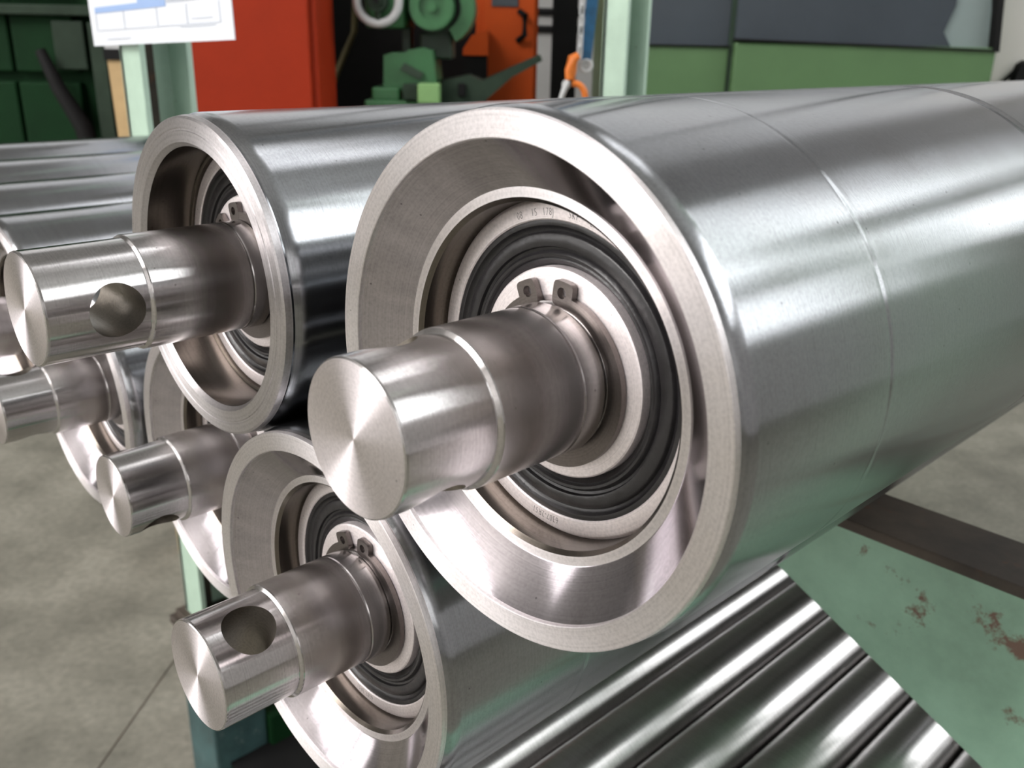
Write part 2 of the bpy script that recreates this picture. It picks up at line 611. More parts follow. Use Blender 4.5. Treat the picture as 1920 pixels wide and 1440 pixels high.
def shell_mesh(name, R, length, seams=True):
    k = R / 60.4
    d = R - 60.4
    bm = bmesh.new()
    prof = [(150, 40.1), (49.4, 40.1), (48.35, 41.1), (48.3, 43.3), (48.15, 43.6),
            (40.2, 53.15 + d), (39.8, 53.6 + d), (38.75, 53.75 + d), (38.6, 53.95 + d),
            (38.6, 59.25 + d), (38.75, 59.5 + d), (40.1, 59.72 + d), (40.25, 59.3 + d), (40.55, 59.1 + d), (40.8, 59.2 + d),
            (41.3, 59.6 + d), (42.2, 59.95 + d), (43.4, 60.25 + d), (44.5, 60.4 + d), (44.9, 60.4 + d)]
    if seams:
        a = 96.0
        prof += [(a - 2, R), (a - 0.9, R + 0.0), (a - 0.3, R - 0.05), (a + 0.2, R + 0.04), (a + 1.4, R + 0.06), (a + 3.0, R), (a + 3.5, R), (a + 8, R)]
        a = 220.0
        prof += [(a - 1.0, R), (a, R - 0.9), (a + 6, R - 0.9), (a + 7, R), (a + 60, R)]
    prof += [(length - 2, R), (length, R - 2), (length, 40.1)]
    lathe(bm, prof, 200, closed=True)
    me = bpy.data.meshes.new(name)
    bmesh.ops.recalc_face_normals(bm, faces=bm.faces[:])
    bm.to_mesh(me)
    bm.free()
    me.materials.append(MAT['shell'])
    me.materials.append(MAT['endcap'])
    me.materials.append(MAT['cone'])
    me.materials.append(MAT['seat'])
    for p in me.polygons:
        rad = math.hypot(p.center.x, p.center.z)
        if p.center.y < 0.0409 and rad > 0.0535:
            p.material_index = 1
        elif p.center.y < 0.0484 and rad > 0.0412 and rad < 0.0439 and abs(p.normal.y) > 0.95:
            p.material_index = 1
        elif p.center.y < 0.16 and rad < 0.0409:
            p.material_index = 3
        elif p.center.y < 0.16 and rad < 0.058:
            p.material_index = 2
    me.shade_smooth()
    me.set_sharp_from_angle(angle=math.radians(24))
    return me


def plain_shell_mesh(name, R, s0, length, s_brg):
    """tube with a plain square cut rim and an open bore"""
    bm = bmesh.new()
    prof = [(s_brg + 80, 40.1), (s_brg - 0.6, 40.1), (s_brg - 0.9, 41.0), (s0 + 1.6, 41.0), (s0 + 0.3, 42.0), (s0, 42.3),
            (s0 - 0.05, 45.6), (s0 + 0.18, 45.8), (s0 + 0.18, 46.3), (s0, 46.5),
            (s0, 49.2), (s0 + 0.5, 49.9), (s0 + 2.6, 50.25), (s0 + 3.0, 49.75), (s0 + 3.6, 49.6), (s0 + 4.2, 49.8), (s0 + 5.2, 50.3), (s0 + 6.6, R - 0.1), (s0 + 7.6, R), (s0 + 8.0, R), (s0 + 12, R),
            (length - 2, R), (length, R - 2), (length, 40.1)]
    lathe(bm, prof, 176, closed=True)
    me = bpy.data.meshes.new(name)
    bmesh.ops.recalc_face_normals(bm, faces=bm.faces[:])
    bm.to_mesh(me)
    bm.free()
    me.materials.append(MAT['shell'])
    me.materials.append(MAT['sawn'])
    me.materials.append(MAT['seat'])
    for p in me.polygons:
        if p.center.y < (s0 + 2.8) * MM and math.hypot(p.center.x, p.center.z) > 0.0409:
            p.material_index = 1
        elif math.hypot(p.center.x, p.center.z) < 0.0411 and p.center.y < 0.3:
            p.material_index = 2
    me.shade_smooth()
    me.set_sharp_from_angle(angle=math.radians(24))
    return me


def turned_mesh(name, prof, mat, seg=128, closed=True, ang=24):
    bm = bmesh.new()
    lathe(bm, prof, seg, closed)
    me = bpy.data.meshes.new(name)
    bmesh.ops.recalc_face_normals(bm, faces=bm.faces[:])
    bm.to_mesh(me)
    bm.free()
    me.materials.append(MAT[mat])
    me.shade_smooth()
    me.set_sharp_from_angle(angle=math.radians(ang))
    return me


# bearing meshes, face at y = 0
outer_ring_me = turned_mesh('bearing_outer_ring', [(0.9, 40.05), (0.55, 39.75), (0.15, 39.35), (0, 39.0), (0, 35.7), (0.3, 35.4), (18, 35.4), (18, 40.05)], 'ring')
seal_me = turned_mesh('bearing_seal', [(0.5, 35.42), (0.35, 34.9), (0.45, 34.2), (0.9, 33.9), (1.5, 33.4), (1.6, 32.9), (0.9, 32.6), (0.55, 32.2), (0.5, 30.0),
                                       (0.7, 29.5), (1.5, 29.2), (1.7, 28.6), (1.1, 28.2), (0.8, 27.8), (0.9, 27.2), (1.5, 26.8), (1.3, 26.4), (1.9, 25.9), (2.6, 25.2), (3.4, 25.0), (3.4, 35.42)], 'rubber', ang=40)
inner_ring_me = turned_mesh('bearing_inner_ring', [(0.8, 25.0), (0.3, 24.85), (0.05, 24.5), (0, 24.2), (0, 18.6), (0.6, 17.55), (18, 17.55), (18, 25.0)], 'ring')


def circlip_mesh():
    bm = bmesh.new()
    th = 1.6

    def quadstrip(inner, outer):
        n = len(inner)
        V = {}
        for z, y in ((0, 0.0), (1, th)):
            V[z] = ([bm.verts.new((p[0] * MM, y * MM, p[1] * MM)) for p in inner], [bm.verts.new((p[0] * MM, y * MM, p[1] * MM)) for p in outer])
        return V, n
    a0, a1 = math.radians(90 + 18), math.radians(90 + 360 - 18)
    n = 72
    inner, outer = [], []
    for i in range(n + 1):
        a = a0 + (a1 - a0) * i / n
        u = abs(i / n - 0.5) * 2          # 1 at the lugs, 0 opposite
        ro = 21.6 - 1.9 * u ** 1.5
        inner.append((17.0 * math.cos(a), 17.0 * math.sin(a)))
        outer.append((ro * math.cos(a), ro * math.sin(a)))
    V, n_ = quadstrip(inner, outer)
    for i in range(n):
        for z in (0, 1):
            I, O = V[z]
            bm.faces.new((I[i], I[i + 1], O[i + 1], O[i]))
        bm.faces.new((V[0][0][i], V[0][0][i + 1], V[1][0][i + 1], V[1][0][i]))
        bm.faces.new((V[0][1][i], V[0][1][i + 1], V[1][1][i + 1], V[1][1][i]))
    for i in (0, n):
        bm.faces.new((V[0][0][i], V[0][1][i], V[1][1][i], V[1][0][i]))
    # two lugs with plier holes
    for sgn in (-1, 1):
        ca = math.radians(90 - sgn * 15.5)
        cr = 20.2
        c = Vector((cr * math.cos(ca), cr * math.sin(ca)))
        rad = Vector((math.cos(ca), math.sin(ca)))
        tan = Vector((-math.sin(ca), math.cos(ca))) * (1 if sgn < 0 else -1)   # away from the gap
        m = 40
        I, O = [], []
        for k in range(m):
            t = 2 * math.pi * k / m
            dr, dt = math.cos(t), math.sin(t)
            I.append(c + (rad * dr + tan * dt) * 1.3)
            # rounded rectangle reach
            hr_ = 2.7 if dr > 0 else 3.2
            ht = 3.1 if dt > 0 else 2.7
            p = 5.0
            q = (abs(dr / hr_) ** p + abs(dt / ht) ** p) ** (-1 / p)
            O.append(c + (rad * dr + tan * dt) * q)
        vi = [[bm.verts.new((p.x * MM, y * MM, p.y * MM)) for p in I] for y in (-0.02, th + 0.02)]
        vo = [[bm.verts.new((p.x * MM, y * MM, p.y * MM)) for p in O] for y in (-0.02, th + 0.02)]
        for k in range(m):
            k2 = (k + 1) % m
            for z in (0, 1):
                bm.faces.new((vi[z][k], vi[z][k2], vo[z][k2], vo[z][k]))
            bm.faces.new((vi[0][k], vi[0][k2], vi[1][k2], vi[1][k]))
            bm.faces.new((vo[0][k], vo[0][k2], vo[1][k2], vo[1][k]))
    bmesh.ops.recalc_face_normals(bm, faces=bm.faces[:])
    me = bpy.data.meshes.new('circlip')
    bm.to_mesh(me)
    bm.free()
    me.materials.append(MAT['clip'])
    me.shade_smooth()
    me.set_sharp_from_angle(angle=math.radians(35))
    return me


circlip_me = circlip_mesh()


def arc_text_mesh(items, r_mid, height, width):
    """items: (text, start angle in degrees); lettering runs clockwise with its feet to the axis"""
    bm = bmesh.new()
    for txt, a0 in items:
        cu = bpy.data.curves.new('t', 'FONT')
        cu.body = txt
        cu.size = 1.0
        cu.resolution_u = 3
        cu.offset = -0.022
        cu.space_character = 1.12
        to = bpy.data.objects.new('t', cu)
        COL.objects.link(to)
        dg = bpy.context.evaluated_depsgraph_get()
        tm = bpy.data.meshes.new_from_object(to.evaluated_get(dg))
        b2 = bmesh.new()
        b2.from_mesh(tm)
        vm = {}
        for v in b2.verts:
            th = math.radians(a0) - v.co.x * height * width / r_mid
            r = r_mid + (v.co.y - 0.35) * height * 1.4
            vm[v.index] = bm.verts.new((r * MM * math.cos(th), -0.03 * MM, r * MM * math.sin(th)))
        for f in b2.faces:
            try:
                bm.faces.new([vm[v.index] for v in f.verts])
            except ValueError:
                pass
        b2.free()
        bpy.data.objects.remove(to)
        bpy.data.meshes.remove(tm)
        bpy.data.curves.remove(cu)
    r = bmesh.ops.extrude_face_region(bm, geom=bm.faces[:])
    for e in r['geom']:
        if isinstance(e, bmesh.types.BMVert):
            e.co.y += 0.05 * MM
    bmesh.ops.recalc_face_normals(bm, faces=bm.faces[:])
    me = bpy.data.meshes.new('engraved_text')
    bm.to_mesh(me)
    bm.free()
    me.materials.append(MAT['ink'])
    return me


text_me = arc_text_mesh([('08', 112.5), ('15', 105.2), ('178J', 99.6), ('SKF.', 87.4), ('EXPLORER', 77.6)], 37.25, 1.75, 1.02)
text2_me = arc_text_mesh([('6307-2RS1', -86.4)], 37.25, 1.75, 1.02)

shaft_std = shaft_mesh('shaft', 12.6, 7.5, 23.3, 46.5, 16.35, 17.4, 190)
shaft_long = shaft_mesh('shaft', 19.4, 7.9, 29.6, 61.0, 16.35, 17.2, 200)
LEN = 1290
shell_std = shell_mesh('shell', 60.4, LEN)
shell_big = shell_mesh('shell', 64.0, LEN, seams=False)
shell_plain = plain_shell_mesh('shell', 50.8, 51.8, LEN, 69.5)


def roller(side, axis, up, hole, lug, label, shell=shell_std, shaft=shaft_std, s_brg=56.3, parts=True, text=False):
    t = empty('conveyor_roller', (side * MM, axis * MM, ZC + up * MM))
    tag(t, label, 'roller', 'steel conveyor rollers in the stack')
    link_mesh('shell', shell, 'shell', t)
    sh = link_mesh('shaft', shaft, 'shaft', t)
    sh.rotation_euler.y = -math.radians(hole)
    if parts:
        b = link_mesh('bearing', outer_ring_me, 'ring', t, (0, s_brg * MM, 0))
        link_mesh('bearing_seal', seal_me, 'rubber', b)
        link_mesh('inner_ring', inner_ring_me, 'ring', b)
        if text:
            for tm_ in (text_me, text2_me):
                tx = link_mesh('engraved_text', tm_, 'ink', b)
                tx['kind'] = 'stuff'
                tag(tx, 'dark engraved lettering round the bearing ring')
        c = link_mesh('circlip', circlip_me, 'clip', t, (0, (s_brg - 1.9) * MM, 0))
        c.rotation_euler.y = -math.radians(lug - 90)
        tag(c, 'dark spring steel circlip with two plier holes')
    return t


roller(-137.5, 91.8, -72.3, 118, 99, 'large steel roller in the foreground, on top at the right of the stack', text=True)
roller(-272.6, 75.8, -73.1, -2, 120, 'top steel roller with open plain rim, shaft hole facing the camera', shell_plain, shaft_long, 69.5)
roller(-212.9, 87.5, -167.6, 60, 98, 'lowest steel roller at bottom centre, round hole on top of its shaft', text=True)
roller(-334.4, 113.0, -167.6, -52, 150, 'steel roller between the bottom front one and its left neighbour, hole under its shaft')
roller(-456.6, 106.5, -167.6, -78, 60, 'steel roller with shaft cut by the left picture edge, below the open-rim roller')
roller(-581.5, 111.0, -164.0, 30, 140, 'steel roller behind the open-rim roller, only its rim edge showing at far left', shell_big)
roller(-709.8, 116.0, -164.0, 30, 140, 'fifth roller of the lower row, nearest strip above the far-left rim', shell_big)
roller(-838.1, 110.0, -164.0, 75, 140, 'sixth roller of the lower row, middle strip at the left edge', shell_big)
roller(-966.4, 114.0, -164.0, 10, 140, 'last roller of the lower row, beside the mint green upright', shell_big)

# ------------------------------------------------------------------ bright bars on the lower shelf
bar_me = turned_mesh('round_bar', [(0, 0), (0, 16.6), (1.2, 17.6), (540, 17.6), (541.2, 16.4), (541.2, 0)], 'bar', 64, closed=False)
bar_words = ['bright steel bar directly under the front rollers, farthest left of the bars', 'second bright steel bar from the rollers on the lower shelf',
             'third bright steel bar from the rollers on the lower shelf', 'fourth bright steel bar from the rollers on the lower shelf',
             'fifth bright steel bar from the rollers on the lower shelf', 'bright steel bar in the bottom right corner of the shelf']
for i, wd in enumerate(bar_words):
    o = link_mesh('round_bar', bar_me, 'bar', None, ((-279 + 36.3 * i) * MM, (56 + (i * 37 % 13)) * MM, ZC - 0.3535))
    tag(o, wd, 'steel bar', 'bright bars on the lower shelf')

# ------------------------------------------------------------------ mint green stillage carrying the rollers
rack = empty('stillage', (-0.5, 0.85, ZC - 0.74))
tag(rack, 'mint green rusty steel stillage carrying the rollers', 'rack')
BT = -228.1


def rk(name, bm, mat, parent=None, smooth=None):
    o = link(name, bm, mat, parent if parent is not None else rack, smooth=smooth)
    if parent is None:
        o.location = -Vector(rack.location) + Vector((0, 0, ZC))
    return o


def channel_post(x0, x1, y0, y1, z0, z1, open_x):
    """U channel upright with a front flange, a rear flange and a web at the far side"""
    bm = bmesh.new()
    t = 0.007
    bx(bm, x0, x1, y0, y0 + t, z0, z1, 0.001)
    bx(bm, x0, x1, y1 - t, y1, z0, z1, 0.001)
    if open_x > 0:
        bx(bm, x0, x0 + t, y0, y1, z0, z1)
    else:
        bx(bm, x1 - t, x1, y0, y1, z0, z1)
    return bm


for (ya, yb) in ((0.440, 0.500), (1.245, 1.305)):
    for (xa, xb, od) in ((-1.082, -1.031, 1), (0.01, 0.061, -1)):
        rk('upright', channel_post(xa, xb, ya, yb, -0.74, 0.42, od), 'mint')
        if od > 0:
            rk('rust_strip', box(xa + 0.0072, xa + 0.0085, ya + 0.019, ya + 0.034, -0.74, 0.42), 'rustbrown')
        rk('foot_plate', box(xa - 0.012, xb + 0.012, ya - 0.01, yb + 0.01, -0.752, -0.74, 0.001), 'rustbrown')
    # cross beam: rusty top flange with a green web under its front edge
    y0 = ya - 0.019
    fl = box(-1.031, 0.01, y0, y0 + 0.044, (BT - 6) * MM, BT * MM, 0.001)
    rk('beam_flange', fl, 'rustbrown')
    bm = bmesh.new()
    z = BT * MM - 0.006
    prism(bm, [(-1.031, z), (0.01, z), (0.01, -0.384), (-0.098, -0.331), (-0.217, -0.273), (-0.247, -0.262), (-1.031, -0.262)], y0 + 0.002, y0 + 0.009, 'y')
    rk('beam_web', bm, 'beam')
    # lower shelf angle under the bars
    rk('shelf_beam', box(-1.031, 0.01, y0 + 0.002, y0 + 0.042, -0.412, -0.3713, 0.001), 'beam')
rk('shelf_tray', box(-0.302, 0.0, 0.06, 0.59, -0.3745, -0.3713, 0.0), 'beam')
for sx_ in (-0.29, -0.03):
    rk('tray_bracket', box(sx_ - 0.012, sx_ + 0.012, 0.07, 0.425, -0.400, -0.3745, 0.001), 'beam')
for (xa, xb) in ((-1.075, -1.040), (0.018, 0.052)):
    rk('side_rail', box(xa, xb, 0.500, 1.245, -0.66, -0.61, 0.001), 'mint')

# lower dark stillage standing on the floor
low = empty('stillage', (-0.5, 0.85, 0))
tag(low, 'dark teal lower stillage standing on the concrete floor beneath the mint one', 'rack')
for (ya, yb) in ((0.430, 0.510), (1.235, 1.315)):
    for (xa, xb) in ((-1.098, -1.015), (-0.006, 0.077)):
        o = link('upright', box(xa, xb, ya, yb, 0, ZC - 0.765, 0.004), 'teal', low)
        o.location = -Vector(low.location)
        bm = bmesh.new()
        zt = ZC - 0.752
        bx(bm, xa - 0.006, xb + 0.006, ya - 0.006, yb + 0.006, zt - 0.013, zt, 0.002)
        o = link('cup_plate', bm, 'rustbrown', low)
        o.location = -Vector(low.location)
for (xa, xb) in ((-1.05, -1.005), (0.0, 0.045)):
    o = link('side_rail', box(xa, xb, 0.51, 1.235, ZC - 0.985, ZC - 0.915, 0.003), 'deepgreen', low)
    o.location = -Vector(low.location)
o = link('added_dark_sheet', box(-1.015, -0.006, 0.45, 1.295, 0.081, 0.086), 'black', low)  # unseen dark sheet added to darken the reflection under the front roller
o.location = -Vector(low.location)
for y0 in (0.45, 1.255):
    o = link('cross_rail', box(-1.015, -0.006, y0, y0 + 0.04, 0.02, 0.08, 0.003), 'deepgreen', low)
    o.location = -Vector(low.location)

# ------------------------------------------------------------------ job sheet hanging on the upright
sheet = empty('job_sheet', (-0.969, 0.432, ZC - 0.011))
sheet.rotation_euler.y = math.radians(-2.0)
tag(sheet, 'white job sheet with pale blue table in a sleeve on the mint upright', 'paper')
link('sheet', box(-0.162, 0.162, 0, 0.0012, 0, 0.225, 0.0), 'paper', sheet)


def cell(x0, x1, z0, z1, mat, nm):
    link(nm, box(x0, x1, -0.0006, 0, z0, z1), mat, sheet)


cell(-0.145, -0.032, 0.0335, 0.0395, 'blueprint', 'header_bar')
cell(-0.032, 0.032, 0.0335, 0.085, 'blueprint', 'blue_cell')
cell(0.034, 0.140, 0.0365, 0.0395, 'greyprint', 'header_bar')
for (za, zb) in ((0.0155, 0.0160), (0.085, 0.0855)):
    cell(-0.145, 0.1407, za, zb, 'greyprint', 'table_rule')
for xv in (-0.145, -0.070, 0.010, 0.075, 0.140):
    cell(xv, xv + 0.0007, 0.0155, 0.0335, 'greyprint', 'table_rule')
cell(-0.12, -0.06, 0.006, 0.0068, 'greyprint', 'print_line')
cell(0.06, 0.13, 0.0135, 0.0142, 'greyprint', 'print_line')
cell(0.085, 0.125, 0.020, 0.0206, 'greyprint', 'print_line')
link('sleeve_hook', box(-0.01, 0.01, 0.0, 0.012, 0.215, 0.228, 0.001), 'greymetal', sheet)


# ------------------------------------------------------------------ background things (hall frame)
def hroot(name, r, f, label, cat, z=0.0, rot=0.0, group=None):
    e = empty(name, hw(r, f, z), HROT + rot)
    tag(e, label, cat, group)
    return e


def xz(root_r, px, py, F):
    r, z = hp(px, py, F)
    return r - root_r, z


# tan board leaning behind the upright
F = 1.75
r0, _ = hp(228, 180, F)
t = hroot('wooden_board', r0, F, 'tan wooden board leaning behind the mint upright under the sheet', 'board')
bm = bmesh.new()
a = xz(r0, 200, 105, F); b = xz(r0, 262, 105, F); c = xz(r0, 285, 262, F); d = xz(r0, 232, 262, F)
k = (c[0] - b[0]) / (b[1] - c[1])
zb = c[1]
top = 0.02
prism(bm, [(a[0], a[1]), (b[0], b[1]), (c[0] + k * zb * 0.35, 0.0), (d[0] + k * zb * 0.35, 0.0)], 0.0, 0.022, 'y')
link('plank', bm, 'wood', t)
bm = box(a[0] - 0.004, b[0], -0.004, 0.026, a[1] - 0.006, a[1] + 0.012)
link('dark_strap', bm, 'black', t)
bm = box(a[0] - 0.002, b[0] - 0.002, 0, 0.022, a[1] + 0.012, a[1] + 0.06)
link('grey_cap', bm, 'greymetal', t)

# dark green press at the far left
F = 3.0
rr_, _ = hp(90, 150, F)
t = hroot('machine_cabinet', rr_, F, 'dark green machine cabinet with grey-green framing at far left', 'machine')
x0 = hp(-260, 100, F)[0] - rr_
x1 = hp(330, 100, F)[0] - rr_
link('body', box(x0, x1, 0.10, 0.9, 0, 1.9, 0.01), 'deepgreen', t)
xs = [hp(p, 150, F)[0] - rr_ for p in (-250, 8, 26, 132, 150, 205)]
zz = [hp(90, p, F)[1] for p in (560, 150, 135, 28, 8, -60)]
for (a, b) in ((xs[0], xs[1]), (xs[2] - 0.02, xs[3]), (xs[4] + 0.06, xs[5] + 0.08)):
    for (c, d) in ((0.12, zz[1] - 0.01), (zz[1] + 0.02, zz[3]), (zz[4] + 0.03, 1.8)):
        link('panel', box(a, b, 0.065, 0.10, c, d, 0.006), 'deepgreen', t)
link('top_rail', box(x0, x1, 0.03, 0.1, zz[3], zz[4], 0.004), 'greygreen', t)
link('grey_plate', box(hp(75, 0, F)[0] - rr_, hp(136, 0, F)[0] - rr_, 0.045, 0.065, zz[1] + 0.03, hp(90, 38, F)[1], 0.004), 'greygreen', t)
link('strut', box(hp(156, 0, F)[0] - rr_, hp(186, 0, F)[0] - rr_, 0.0, 0.065, 0.0, hp(90, 40, F)[1], 0.004), 'greygreen', t)
bm = bmesh.new()
pa = xz(rr_, 70, 95, F); pb = xz(rr_, 110, 165, F); pc_ = xz(rr_, 158, 235, F); pd = xz(rr_, 190, 300, F)
tube(bm, [(pa[0], 0.02, pa[1]), (pb[0], 0.0, pb[1]), (pc_[0], -0.01, pc_[1]), (pd[0], 0.0, pd[1] - 0.1), (pd[0] + .05, 0.0, 0.02)], [0.016, 0.022, 0.028, 0.028, 0.028], 14)
link('black_hose', bm, 'black', t, smooth=40)

# red cabinet
F = 2.7
ra, _ = hp(352, 100, F)
rb, _ = hp(597, 100, F)
t = hroot('electrical_cabinet', (ra + rb) / 2, F, 'red-orange steel cabinet standing behind the mint upright', 'cabinet')
hwid = (rb - ra) / 2
link('body', box(-hwid, hwid, 0, 0.26, 0.06, 1.75, 0.008), 'red', t)
link('door', box(-hwid + 0.012, hwid - 0.02, -0.018, 0, 0.09, 1.72, 0.004), 'red', t)
link('plinth', box(-hwid + 0.02, hwid - 0.02, 0.02, 0.24, 0, 0.06), 'black', t)

# black screen filling the dark gap behind the grinder
F = 4.2
ra, _ = hp(560, 100, F)
rb, _ = hp(900, 100, F)
t = hroot('gap_screen', (ra + rb) / 2, F, 'black screen filling the dark gap behind the green grinder', 'screen')
hwid = (rb - ra) / 2
link('screen_sheet', box(-hwid, hwid, 0, 0.02, 0.1, 2.1), 'black', t)
for sx in (-1, 1):
    link('screen_post', box(sx * hwid - 0.02, sx * hwid + 0.02, -0.02, 0.04, 0, 2.15, 0.003), 'black', t)
    link('screen_foot', box(sx * hwid - 0.02, sx * hwid + 0.02, -0.25, 0.25, 0, 0.03, 0.003), 'black', t)

# yellowish hose leaning beside the red cabinet
F = 3.35
p0 = hp(664, 60, F); p1 = hp(636, 125, F); p2 = hp(610, 200, F)
t = hroot('hose', p2[0], F, 'dull yellowish hose hanging in the dark gap beside the red cabinet', 'hose')
bm = bmesh.new()
tube(bm, [(p0[0] + 0.02 - p2[0], 0.0, p0[1] + 0.6), (p0[0] + 0.015 - p2[0], 0.0, p0[1] + 0.2), (p0[0] - p2[0], 0, p0[1]), (p1[0] - p2[0], 0, p1[1]), (0, 0, p2[1]), (-0.04, -0.02, p2[1] - 0.25), (-0.05, -0.03, 0.012)], 0.011, 12)
link('hose_tube', bm, 'yellowhose', t, smooth=40)

# green tool grinder
F = 3.1
rc, zc = hp(790, 100, F)
t = hroot('grinding_machine', rc, F, 'green grinding machine with pale handwheel and round wheel guard', 'machine')


def gx(px):
    return hp(px, 100, F)[0] - rc


def gz(py):
    return hp(790, py, F)[1]


def pipe_y(bm, cx, cz, r0_, r1_, y0, y1, seg=48):
    A = []
    for (r, y) in ((r0_, y0), (r1_, y0), (r1_, y1), (r0_, y1)):
        A.append([bm.verts.new((cx + r * math.cos(2 * math.pi * k / seg), y, cz + r * math.sin(2 * math.pi * k / seg))) for k in range(seg)])
    for i in range(4):
        for k in range(seg):
            bm.faces.new((A[i][k], A[i][(k + 1) % seg], A[(i + 1) % 4][(k + 1) % seg], A[(i + 1) % 4][k]))


def disc_y(bm, cx, cz, r, y0, y1, seg=48):
    prism(bm, [(cx + r * math.cos(2 * math.pi * k / seg), cz + r * math.sin(2 * math.pi * k / seg)) for k in range(seg)], y0, y1, 'y')


px_m = hp(791, 100, F)[0] - hp(790, 100, F)[0]
# handwheel
hwx, hwz = gx(727), gz(8)
bm = bmesh.new()
torus(bm, (hwx, -0.20, hwz), (0, 1, 0), 36 * px_m, 7.5 * px_m, 48, 14)
whl = link('handwheel', bm, 'greymetal', t, smooth=60)
bm = bmesh.new()
disc_y(bm, hwx, hwz, 17 * px_m, -0.225, -0.17)
pipe_y(bm, hwx, hwz, 5 * px_m, 9 * px_m, -0.235, -0.225)
for k in range(3):
    a = math.radians(30 + 120 * k)
    tube(bm, [(hwx + 12 * px_m * math.cos(a), -0.20, hwz + 12 * px_m * math.sin(a)), (hwx + 34 * px_m * math.cos(a), -0.20, hwz + 34 * px_m * math.sin(a))], 0.009, 10)
link('hub', bm, 'greygreen', whl, smooth=40)
bm = bmesh.new()
disc_y(bm, hwx, hwz, 5 * px_m, -0.24, -0.10, 24)
link('spindle', bm, 'black', whl)
bm = bmesh.new()
bx(bm, gx(700), gx(770), -0.16, 0.15, gz(55), gz(-70), 0.01)
link('headstock', bm, 'machgreen', t, smooth=30)
# round motor drum and its guard
gcx, gcz = gx(818), gz(15)
bm = bmesh.new()
disc_y(bm, gcx, gcz, 40 * px_m, -0.16, 0.16)
pipe_y(bm, gcx, gcz, 22 * px_m, 38 * px_m, -0.175, -0.16)
disc_y(bm, gcx, gcz, 9 * px_m, -0.172, -0.16)
link('motor_drum', bm, 'machgreen', t, smooth=35)
bm = bmesh.new()
seg = 40
pts = []
for k in range(seg + 1):
    a = math.radians(-62 + 190 * k / seg)
    pts.append((gcx + 10 * px_m + 64 * px_m * math.cos(a), gcz + 64 * px_m * math.sin(a)))
for k in range(seg, -1, -1):
    a = math.radians(-62 + 190 * k / seg)
    pts.append((gcx + 10 * px_m + 40 * px_m * math.cos(a), gcz + 40 * px_m * math.sin(a)))
prism(bm, pts, -0.12, 0.10, 'y')
link('wheel_guard', bm, 'machgreen', t, smooth=35)
bm = bmesh.new()
disc_y(bm, gcx + 10 * px_m, gcz, 46 * px_m, -0.06, 0.04)
link('grinding_wheel', bm, 'darkgreen', t, smooth=35)
bm = bmesh.new()
bx(bm, gx(757), gx(772), -0.04, 0.06, gz(110), gz(50), 0.003)
bx(bm, gx(790), gx(850), -0.06, 0.12, gz(110), gz(60), 0.008)
link('column', bm, 'darkgreen', t)
# saddle: stepped casting with a slanted slot
bm = bmesh.new()
prism(bm, [(gx(728), gz(168)), (gx(730), gz(104)), (gx(745), gz(98)), (gx(768), gz(98)), (gx(775), gz(93)), (gx(800), gz(88)), (gx(818), gz(93)), (gx(824), gz(150)), (gx(815), gz(168))], -0.14, 0.14, 'y')
sd = link('saddle', bm, 'machgreen', t)
bm = bmesh.new()
prism(bm, [(gx(760), gz(128)), (gx(768), gz(116)), (gx(802), gz(134)), (gx(796), gz(145))], -0.155, -0.14, 'y')
link('slot_handle', bm, 'darkgreen', sd)
bm = bmesh.new()
bx(bm, gx(710), gx(760), -0.18, 0.18, gz(184), gz(160), 0.006)
bx(bm, gx(698), gx(830), -0.2, 0.2, gz(230), gz(182), 0.006)
link('table', bm, 'machgreen', t)
link('stop_block', box(gx(796), gx(834), -0.25, -0.17, gz(184), gz(150), 0.004), 'machlight', t)
link('dog_block', box(gx(768), gx(794), -0.22, -0.15, gz(180), gz(152), 0.004), 'greygreen', t)
# long bed running back to the right
bm = bmesh.new()
pts = [(gx(826), gz(183)), (gx(834), gz(148)), (gx(880), gz(138)), (gx(905), gz(148)), (gx(1012), gz(98)), (gx(1016), gz(108)), (gx(960), gz(140)), (gx(905), gz(190)), (gx(826), gz(200))]
prism(bm, pts, -0.08, 0.10, 'y')
link('slanting_bed', bm, 'greygreen', t)
link('bed_clamp', box(gx(862), gx(876), -0.10, -0.07, gz(176), gz(152), 0.003), 'black', t)
link('pedestal', box(gx(715), gx(905), -0.16, 0.30, 0, gz(196), 0.01), 'darkgreen', t)

# orange cabinet
F = 3.9
ra, _ = hp(892, 80, F)
rb, _ = hp(1008, 80, F)
t = hroot('control_cabinet', (ra + rb) / 2, F, 'bright orange control cabinet with dark door handle behind the grinder', 'cabinet')
hwid = (rb - ra) / 2
rc2 = (ra + rb) / 2
link('body', box(-hwid, hwid, 0, 0.4, 0.05, 1.7, 0.006), 'orange', t)
dr = link('door', box(-hwid + 0.03, hwid - 0.012, -0.02, 0, 0.09, 1.66, 0.004), 'orange', t)
bm = bmesh.new()
hxa = hp(984, 30, F)[0] - rc2
tube(bm, [(hxa - 0.02, -0.025, hp(960, 22, F)[1]), (hxa, -0.06, hp(960, 28, F)[1]), (hxa, -0.06, hp(960, 66, F)[1]), (hxa - 0.025, -0.03, hp(960, 76, F)[1])], 0.012, 10)
link('door_handle', bm, 'black', dr, smooth=40)
link('door_window', box(hp(922, 0, F)[0] - rc2, hp(972, 0, F)[0] - rc2, -0.026, -0.02, hp(950, 13, F)[1], hp(950, -70, F)[1], 0.002), 'glassdark', dr)
link('plinth', box(-hwid + 0.02, hwid - 0.02, 0.02, 0.38, 0, 0.05), 'black', t)
